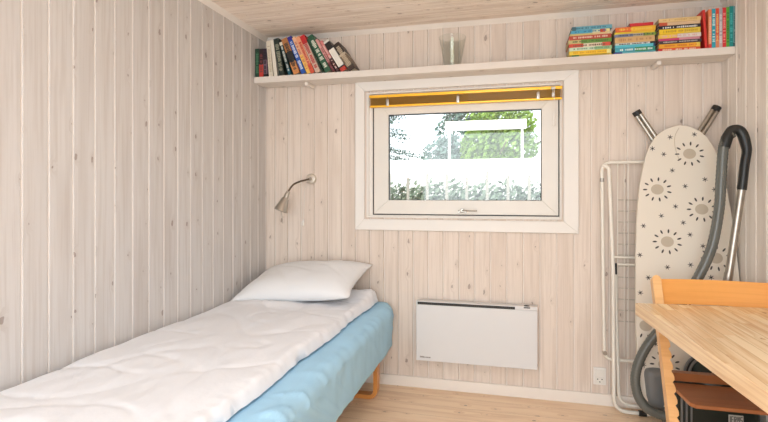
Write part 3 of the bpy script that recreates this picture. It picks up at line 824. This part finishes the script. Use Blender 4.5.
# ------------------------------------------------------------------ vacuum cleaner
PZ = .177
vc = tag(empty('vacuum_cleaner', (2.52, -.42, 0)), 'dark green and grey vacuum cleaner with a thick hose, standing behind the chair', 'vacuum cleaner')
OV = Vector((2.52, -.42, 0))
def vp(name, m, fn, smooth=True, parent=vc):
    bm = bmesh.new(); fn(bm); bmesh.ops.translate(bm, verts=bm.verts, vec=-OV); return finish(bm, name, m, parent, smooth)
HY = -.40
hpath = smoothpath([(2.668, -.375, 1.522), (2.648, -.375, 1.500), (2.632, -.378, 1.443), (2.622, -.38, 1.298), (2.613, -.38, 1.152), (2.583, -.385, .982), (2.532, -.39, .848), (2.462, -.39, .717), (2.373, -.385, .583), (2.290, -.38, .457), (2.245, -.38, .333), (2.249, -.385, .232), (2.287, -.395, .165), (2.355, -.40, .137), (2.43, -.41, .140), (2.47, -.42, .15)], 22)
hr = [.0228+.0007*math.cos(i*2.1) for i in range(len(hpath))]
vp('hose', M_HOSE, lambda b: tube(b, hpath, hr, 18))
grip = smoothpath([(2.655, -.376, 1.508), (2.668, -.372, 1.536), (2.695, -.372, 1.541), (2.715, -.374, 1.518), (2.729, -.376, 1.462), (2.731, -.378, 1.430), (2.722, -.379, 1.370), (2.710, -.380, 1.250)], 6)
vp('handle', M_BPLASTIC, lambda b: tube(b, grip, [.0235 if i < 20 else .0235-.0035*min(1, (i-20)/10) for i in range(len(grip))], 16))
vp('hose_collar', M_BPLASTIC, lambda b: tube(b, [(2.636, -.378, 1.455), (2.648, -.376, 1.50), (2.662, -.373, 1.527)], [.0245, .0255, .024], 16))
vp('upper_tube', M_STEEL, lambda b: tube(b, [(2.710, -.380, 1.262), (2.655, -.380, .84)], .0175, 20))
vp('lower_tube', M_STEEL, lambda b: tube(b, [(2.655, -.380, .85), (2.600, -.385, .40)], .0195, 20))
vp('tube_ring', M_BPLASTIC, lambda b: tube(b, [(2.7115, -.380, 1.272), (2.7098, -.380, 1.256)], .0205, 20))
vp('body', M_DGREEN, lambda b: box(b, 2.395, 2.735, -.52, -.18, .03, .315, .035, 3))
def ribs(b):
    for i in range(3):
        xx = 2.405+i*.020
        box(b, xx, xx+.007, -.527, -.515, .05, .29, .002)
vp('side_rib', M_GREY, ribs)
vp('grey_shell', M_GREY, lambda b: box(b, 2.298, 2.41, -.33, -.17, .12, .338, .045, 4))
def domev(b):
    lathe(b, [(0, .06), (.05, .055), (.085, .04), (.105, .012), (.108, 0)], 40, (2.585, -.395, .335), Vector((-.15, -1, .25)))
vp('motor_cover', M_DGREEN, domev)
def rg(b):
    ax_ = Vector((-.15, -1, .25)).normalized(); q_ = Vector((0, 0, 1)).rotation_difference(ax_)
    c_ = Vector((2.585, -.395, .335))
    for rr_, off_ in ((.122, .0), (.105, .02)):
        tube(b, [c_+ax_*off_+q_@Vector((rr_*math.cos(t), rr_*math.sin(t), 0)) for t in [2*math.pi*k/48 for k in range(48)]], .006, 8, closed=True)
vp('cover_ring', M_GREY, rg)
vp('cover_base', M_BPLASTIC, lambda b: lathe(b, [(0, -.10), (.10, -.10), (.118, -.03), (.118, .0), (0, 0)], 40, (2.585, -.395, .335), Vector((-.15, -1, .25))))
def badge(b):
    ax_ = Vector((-.15, -1, .25)).normalized()
    c_ = Vector((2.552, -.452, .392))
    for k, (dx_, dz_, l_) in enumerate(((0, .01, .022), (.006, -.004, .020), (-.002, -.018, .012))):
        box(b, c_.x+dx_-.003, c_.x+dx_+.004, c_.y-.006, c_.y+.004, c_.z+dz_-l_/2, c_.z+dz_+l_/2, rot=Matrix.Rotation(R(18), 3, 'Y'))
vp('badge', M_CHROME, badge, False)
lab_ = mat('label_grey', (196, 190, 178), .5)
vp('name_plate', lab_, lambda b: box(b, 2.600, 2.659, -.5235, -.5195, PZ, PZ+.042, .001), False)
def letters(b):
    # worn block letters on the plate
    z0, z1 = PZ+.006, PZ+.036; xx = 2.6045
    def bar(x0, x1, za, zb): box(b, x0, x1, -.5246, -.5234, za, zb)
    for ch in 'IERMS':
        w = .009 if ch != 'I' else .003
        if ch == 'I': bar(xx, xx+.003, z0, z1)
        elif ch == 'E':
            bar(xx, xx+.0025, z0, z1)
            for zz in (z0, (z0+z1)/2-.0012, z1-.0025): bar(xx, xx+w, zz, zz+.0028)
        elif ch == 'R':
            bar(xx, xx+.0025, z0, z1); bar(xx, xx+w, z1-.0025, z1); bar(xx, xx+w, (z0+z1)/2, (z0+z1)/2+.0025); bar(xx+w-.0025, xx+w, (z0+z1)/2, z1); bar(xx+w-.004, xx+w-.0015, z0, (z0+z1)/2)
        elif ch == 'M':
            w = .012; bar(xx, xx+.0025, z0, z1); bar(xx+w-.0025, xx+w, z0, z1); bar(xx+w/2-.0013, xx+w/2+.0013, (z0+z1)/2-.004, z1)
        else:
            for zz in (z0, (z0+z1)/2-.0012, z1-.0025): bar(xx, xx+w, zz, zz+.0028)
            bar(xx, xx+.0025, (z0+z1)/2, z1); bar(xx+w-.0025, xx+w, z0, (z0+z1)/2)
        xx += w+.0022
vp('plate_lettering', mat('label_ink', (52, 48, 44), .6), letters, False)
for (xx, yy) in ((2.43, -.49), (2.70, -.49), (2.43, -.21), (2.70, -.21)):
    vp('wheel', M_BLACK, lambda b: lathe(b, [(0, -.012), (.022, -.012), (.024, 0), (.022, .012), (0, .012)], 18, (xx, yy, .0245), Vector((1, 0, 0))))

# ------------------------------------------------------------------ chair behind the table
ch = tag(empty('wooden_chair', (2.53, -.9, 0)), 'beech chair with slanted notched side posts, tucked behind the table in the corner', 'chair')
OC = Vector((2.53, -.9, 0))
def cp_(name, m, fn, smooth=False, parent=ch):
    bm = bmesh.new(); fn(bm); bmesh.ops.translate(bm, verts=bm.verts, vec=-OC); return finish(bm, name, m, parent, smooth)
def post(b, x0, x1, splay=0.0):
    top = Vector((0, -.540, .840)); bot = Vector((0, -.912, .012))
    t = (bot-top).normalized(); nrm = Vector((0, t.z, -t.y))
    if nrm.y > 0: nrm = -nrm
    Lp = (bot-top).length; w = .025
    inner = 1 if x0 < 2.5 else -1
    xi, xo = (x1, x0) if inner > 0 else (x0, x1)
    edge = [(xi, .012), (xi, .20)]
    q_ = .20
    while q_ < Lp-.07:          # scalloped slots on the inner front edge
        edge += [(xi, q_), (xi+inner*.0035, q_+.012), (xi+inner*.003, q_+.026), (xi-inner*.006, q_+.036)]
        q_ += .046
    edge += [(xi, Lp-.03), (xi, Lp)]
    pts = edge+[(xo, Lp), (xo, .012), (xo+(xi-xo)*.15, .002), (xo+(xi-xo)*.5, -.004), (xo+(xi-xo)*.85, .002)]
    A = [b.verts.new(Vector((x_, 0, 0))+top+t*q2+nrm*w) for x_, q2 in pts]
    B = [b.verts.new(Vector((x_, 0, 0))+top+t*q2-nrm*w*(1 if q2 > .02 else .7)) for x_, q2 in pts]
    b.faces.new(A); b.faces.new(B[::-1])
    k = len(pts)
    es = []
    for i in range(k):
        b.faces.new((A[i], B[i], B[(i+1) % k], A[(i+1) % k]))
cp_('side_post', M_POST, lambda b: post(b, 2.272, 2.308, .0))
cp_('side_post', M_POST, lambda b: post(b, 2.750, 2.767, .0))
def back(b):
    # gently curved backrest between the posts
    n = 14; A = []
    for k in range(n+1):
        u = k/n; x_ = 2.304+(2.752-2.304)*u; sag = .030*math.sin(math.pi*u)
        row = []
        for dy, z_ in ((-.009, .722), (.007, .720), (.004, .828), (-.010, .830)):
            row.append(b.verts.new((x_, -.545+dy+sag+(z_-.78)*.447, z_)))
        A.append(row)
    for a, c in zip(A, A[1:]):
        for j in range(4): b.faces.new((a[j], a[(j+1) % 4], c[(j+1) % 4], c[j]))
    b.faces.new(A[0]); b.faces.new(A[-1][::-1])
cp_('backrest', M_CHAIR, back)
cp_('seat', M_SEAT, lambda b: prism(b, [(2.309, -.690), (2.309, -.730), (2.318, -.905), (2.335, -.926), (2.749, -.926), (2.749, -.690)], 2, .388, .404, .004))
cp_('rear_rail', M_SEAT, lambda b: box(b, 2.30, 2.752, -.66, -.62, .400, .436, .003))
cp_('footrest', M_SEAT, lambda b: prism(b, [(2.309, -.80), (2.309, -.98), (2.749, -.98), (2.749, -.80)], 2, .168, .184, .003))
for xx in (2.274, 2.737):
    cp_('floor_runner', M_POST, lambda b: box(b, xx, xx+.030, -.95, -.56, 0, .040, .006))

# ------------------------------------------------------------------ table
tb = tag(empty('dining_table', (2.47, -1.4, 0)), 'light wooden butcher-block table in the right foreground', 'table')
OT = Vector((2.47, -1.4, 0))
def tp_(name, m, fn, smooth=False, parent=tb):
    bm = bmesh.new(); fn(bm); bmesh.ops.translate(bm, verts=bm.verts, vec=-OT); return finish(bm, name, m, parent, smooth)
Y0T, Y1T = -.668, -2.02
xl = lambda y: 2.1765+(Y0T-y)*.0634
def ttop(b):
    fs = prism(b, [(xl(Y0T), Y0T), (2.755, Y0T+.035), (2.755, Y1T), (xl(Y1T), Y1T)], 2, .687, .740, .0025)
    for f in b.faces:
        if abs(f.normal.z) < .5: f.material_index = 1
tp_('tabletop', [M_TABLE, M_TEDGE], ttop)
def apron(b):
    box(b, 2.37, 2.72, -.80, -.775, .60, .687, .002)
    box(b, 2.37, 2.72, -1.92, -1.895, .60, .687, .002)
    box(b, 2.36, 2.385, -1.895, -.80, .60, .687, .002); box(b, 2.695, 2.72, -1.895, -.80, .60, .687, .002)
tp_('apron', M_TEDGE, apron)
for (xx, yy) in ((2.66, -.86), (2.66, -1.88), (2.36, -1.88)):
    tp_('leg', M_TEDGE, lambda b: box(b, xx, xx+.045, yy-.045, yy, 0, .687, .004))

# ------------------------------------------------------------------ outdoors
gr = bmesh.new(); box(gr, -22, 26, .2, 34, -.35, -.25)
tag(finish(gr, 'ground', mat('pale_gravel', (206, 206, 196), .95, var=.1, vscale=1.5)), kind='structure')
def leaf_cloud(b, c, rad, n, size, rnd, mi=0, flat=1.0):
    for _ in range(n):
        while True:
            p = Vector((rnd.uniform(-1, 1), rnd.uniform(-1, 1), rnd.uniform(-1, 1)))
            if .3 < p.length < 1: break
        p = Vector((p.x*rad[0], p.y*rad[1], p.z*rad[2]))+Vector(c)
        s = size*rnd.uniform(.6, 1.3)
        a = Vector((rnd.gauss(0, 1), rnd.gauss(0, 1), rnd.gauss(0, 1)*flat)).normalized(); q_ = a.orthogonal().normalized(); w = a.cross(q_)
        vs = [b.verts.new(p+q_*s), b.verts.new(p+w*s*.45), b.verts.new(p-q_*s), b.verts.new(p-w*s*.45)]
        f = b.faces.new(vs); f.material_index = mi
M_LEAF = mat('leaf_green', (118, 152, 56), .6, var=.35, vscale=3)
M_SPRUCE = mat('spruce_green', (104, 132, 122), .7, var=.3, vscale=3)
M_HEDGE = mat('hedge_green', (108, 126, 106), .7, var=.35, vscale=4)
M_BARK = mat('bark', (120, 104, 88), .9, bump=.6, bscale=30)
def tree(name, lab, x_, y_, h, blobs, m, n, size, grp=None):
    e = tag(empty(name, (x_, y_, -.25)), lab, 'tree', grp)
    rnd = random.Random(lab)
    bm = bmesh.new()
    tube(bm, smoothpath([(0, 0, 0), (.05, 0, h*.4), (-.03, 0, h*.8)], 5), .09, 8)
    for _ in range(9):
        z_ = rnd.uniform(.4, .8)*h; a = rnd.uniform(0, 6.28); l_ = rnd.uniform(.5, 1.2)
        tube(bm, [(0, 0, z_), (math.cos(a)*l_*.5, math.sin(a)*l_*.5, z_+.1), (math.cos(a)*l_, math.sin(a)*l_, z_+.35)], [.035, .022, .01], 6)
    finish(bm, 'trunk', M_BARK, e, True)
    bm = bmesh.new()
    for (c, rad) in blobs: leaf_cloud(bm, c, rad, n, size, rnd)
    finish(bm, 'foliage', m, e)
def spruce(lab, x_, y_, h, w, base=.6, n=34, grp=None):
    e = tag(empty('spruce_tree', (x_, y_, -.25)), lab, 'tree', grp)
    rnd = random.Random(lab)
    bm = bmesh.new(); tube(bm, [(0, 0, 0), (0, 0, h)], [.09, .02], 8); finish(bm, 'trunk', M_BARK, e, True)
    bm = bmesh.new()
    for k in range(n):
        z_ = base+(h-base)*k/n; L_r = w*(1-(z_-base)/(h-base))*rnd.uniform(.75, 1.1)+.1
        for j in range(7):
            a = rnd.uniform(0, 6.283); d_ = Vector((math.cos(a), math.sin(a), -.25+.2*rnd.random()))
            for s in range(int(L_r/.05)):
                p = Vector((0, 0, z_))+d_*(s*.05)
                for _ in range(3):
                    q_ = Vector((rnd.uniform(-1, 1), rnd.uniform(-1, 1), rnd.uniform(-.6, .2))).normalized()*.09*rnd.uniform(.6, 1.2)
                    sd = q_.cross(Vector((0, 0, 1))).normalized()*.020
                    bm.faces.new((bm.verts.new(p-sd), bm.verts.new(p+q_), bm.verts.new(p+sd)))
    finish(bm, 'foliage', M_SPRUCE, e)
spruce('blue-green spruce tree outside at the left of the window', -1.35, 7.6, 4.9, 1.75, base=1.3, n=50)
spruce('pale spruce tree outside at the right edge of the window', 3.55, 8.2, 4.9, 1.35, base=1.3, n=50)
tree('reflected_greenery', 'bright green leafy bush framed by the white garden screen outside', 1.35, 8.3, 3.0,  # stands in for greenery reflected in the pane; label seeds the leaves
     [((-.3, 0, 2.5), (.5, .5, .6)), ((.35, .1, 2.6), (.6, .5, .6)), ((.1, 0, 3.1), (.8, .5, .5)), ((.1, 0, 2.0), (.8, .5, .5))], M_LEAF, 1500, .07)
tree('leafy_tree', 'grey-green tree outside between the left spruce and the white screen', .55, 10.2, 3.4,
     [((-.1, 0, 2.9), (.8, .5, .9)), ((-.5, 0, 2.4), (.8, .5, .6)), ((.1, 0, 3.7), (.8, .4, .6))], M_SPRUCE, 1500, .07)
M_WP = mat('white_paint', (246, 246, 242), .6)
gs_ = tag(empty('reflected_frame', (1.2, 6.6, -.25)), 'white frame imitating the reflection of the opposite window in the pane', 'screen')  # added outside to stand in for the opposite window's reflection
def gp(name, *a):
    bm = bmesh.new(); box(bm, *a, .01); return finish(bm, name, M_WP, gs_)
for xx in (-.70, .68): gp('post', xx-.022, xx+.022, -.03, .03, 0, 2.72)
gp('top_beam', -.78, .76, -.05, .05, 2.72, 2.90)
wl_ = bmesh.new(); box(wl_, -4, 7, 5.9, 6.05, -.25, 1.86, .01)
tag(finish(wl_, 'garden_wall', M_WP), 'long low white garden wall in front of the trees outside', 'wall')
hb = bmesh.new(); rnd = random.Random(5)
for k in range(46):
    leaf_cloud(hb, (-1.6+k*.105, 5.0+.1*math.sin(k), .66+.05*math.sin(k*1.7)), (.22, .22, .80), 420, .055, rnd)
tag(finish(hb, 'hedge', M_HEDGE), 'grey-green hedge along the bottom of the window view', 'hedge')
for k in range(11):
    bm = bmesh.new()
    hh = 1.80+.05*math.sin(k*2.3)
    prism(bm, [(-.022, 0), (.022, 0), (.022, hh-.03), (0, hh), (-.022, hh-.03)], 1, -.012, .012)
    o = finish(bm, 'fence_picket', mat('grey_wood', (134, 132, 122), .9), None, False, (-.55+k*.31, 4.62, -.25))
    tag(o, 'slim grey wooden picket standing in front of the hedge outside', 'fence picket', 'pickets in front of the hedge')

# ------------------------------------------------------------------ camera
cam = bpy.data.cameras.new('camera'); co = bpy.data.objects.new('camera', cam); COL.objects.link(co)
cam.sensor_width = 36; cam.lens = 491/768*36; cam.shift_y = -17/768; cam.clip_start = .02
co.location = (1.62, -3.09, 1.23); co.rotation_euler = (R(90), 0, math.atan(124/491))
SC.camera = co

# ------------------------------------------------------------------ light
w = bpy.data.worlds.new('sky'); SC.world = w; w.use_nodes = True
nt = w.node_tree; bg = nt.nodes['Background']
sky = nt.nodes.new('ShaderNodeTexSky'); sky.sky_type = 'NISHITA'; sky.sun_disc = False
sky.sun_elevation = R(50); sky.sun_rotation = R(200); sky.air_density = 1.0; sky.dust_density = 4.0
mx = nt.nodes.new('ShaderNodeMix'); mx.data_type = 'RGBA'; mx.inputs[0].default_value = .9
mx.inputs[7].default_value = (.93, .97, 1, 1)
nt.links.new(sky.outputs[0], mx.inputs[6]); nt.links.new(mx.outputs[2], bg.inputs[0])
bg.inputs[1].default_value = 2.1
def area(name, loc, rot, sx, sy, e, col=(1, 1, 1)):
    l = bpy.data.lights.new(name, 'AREA'); l.shape = 'RECTANGLE'; l.size = sx; l.size_y = sy; l.energy = e; l.color = col
    o = bpy.data.objects.new(name, l); COL.objects.link(o); o.location = loc; o.rotation_euler = rot; return o
area('daylight_rear_window', (1.4, RB-.15, 1.25), (R(90), 0, 0), 2.1, 1.8, 46, (.785, .90, 1))
area('ceiling_fill', (1.6, -2.4, 2.27), (0, 0, 0), .8, .8, 13, (.84, .91, 1))  # added fill light near the ceiling, unseen and without a fixture
sun = bpy.data.lights.new('sun', 'SUN'); so = bpy.data.objects.new('sun', sun); COL.objects.link(so)
sun.energy = 1.6; sun.angle = R(3); sun.color = (1, .97, .9); so.rotation_euler = (R(38), R(20), R(20)); so.location = (0, 5, 6)

SC.view_settings.view_transform = 'Standard'; SC.view_settings.look = 'None'
SC.view_settings.gamma = 1; SC.view_settings.use_curve_mapping = False
SC.view_settings.exposure = -0.06
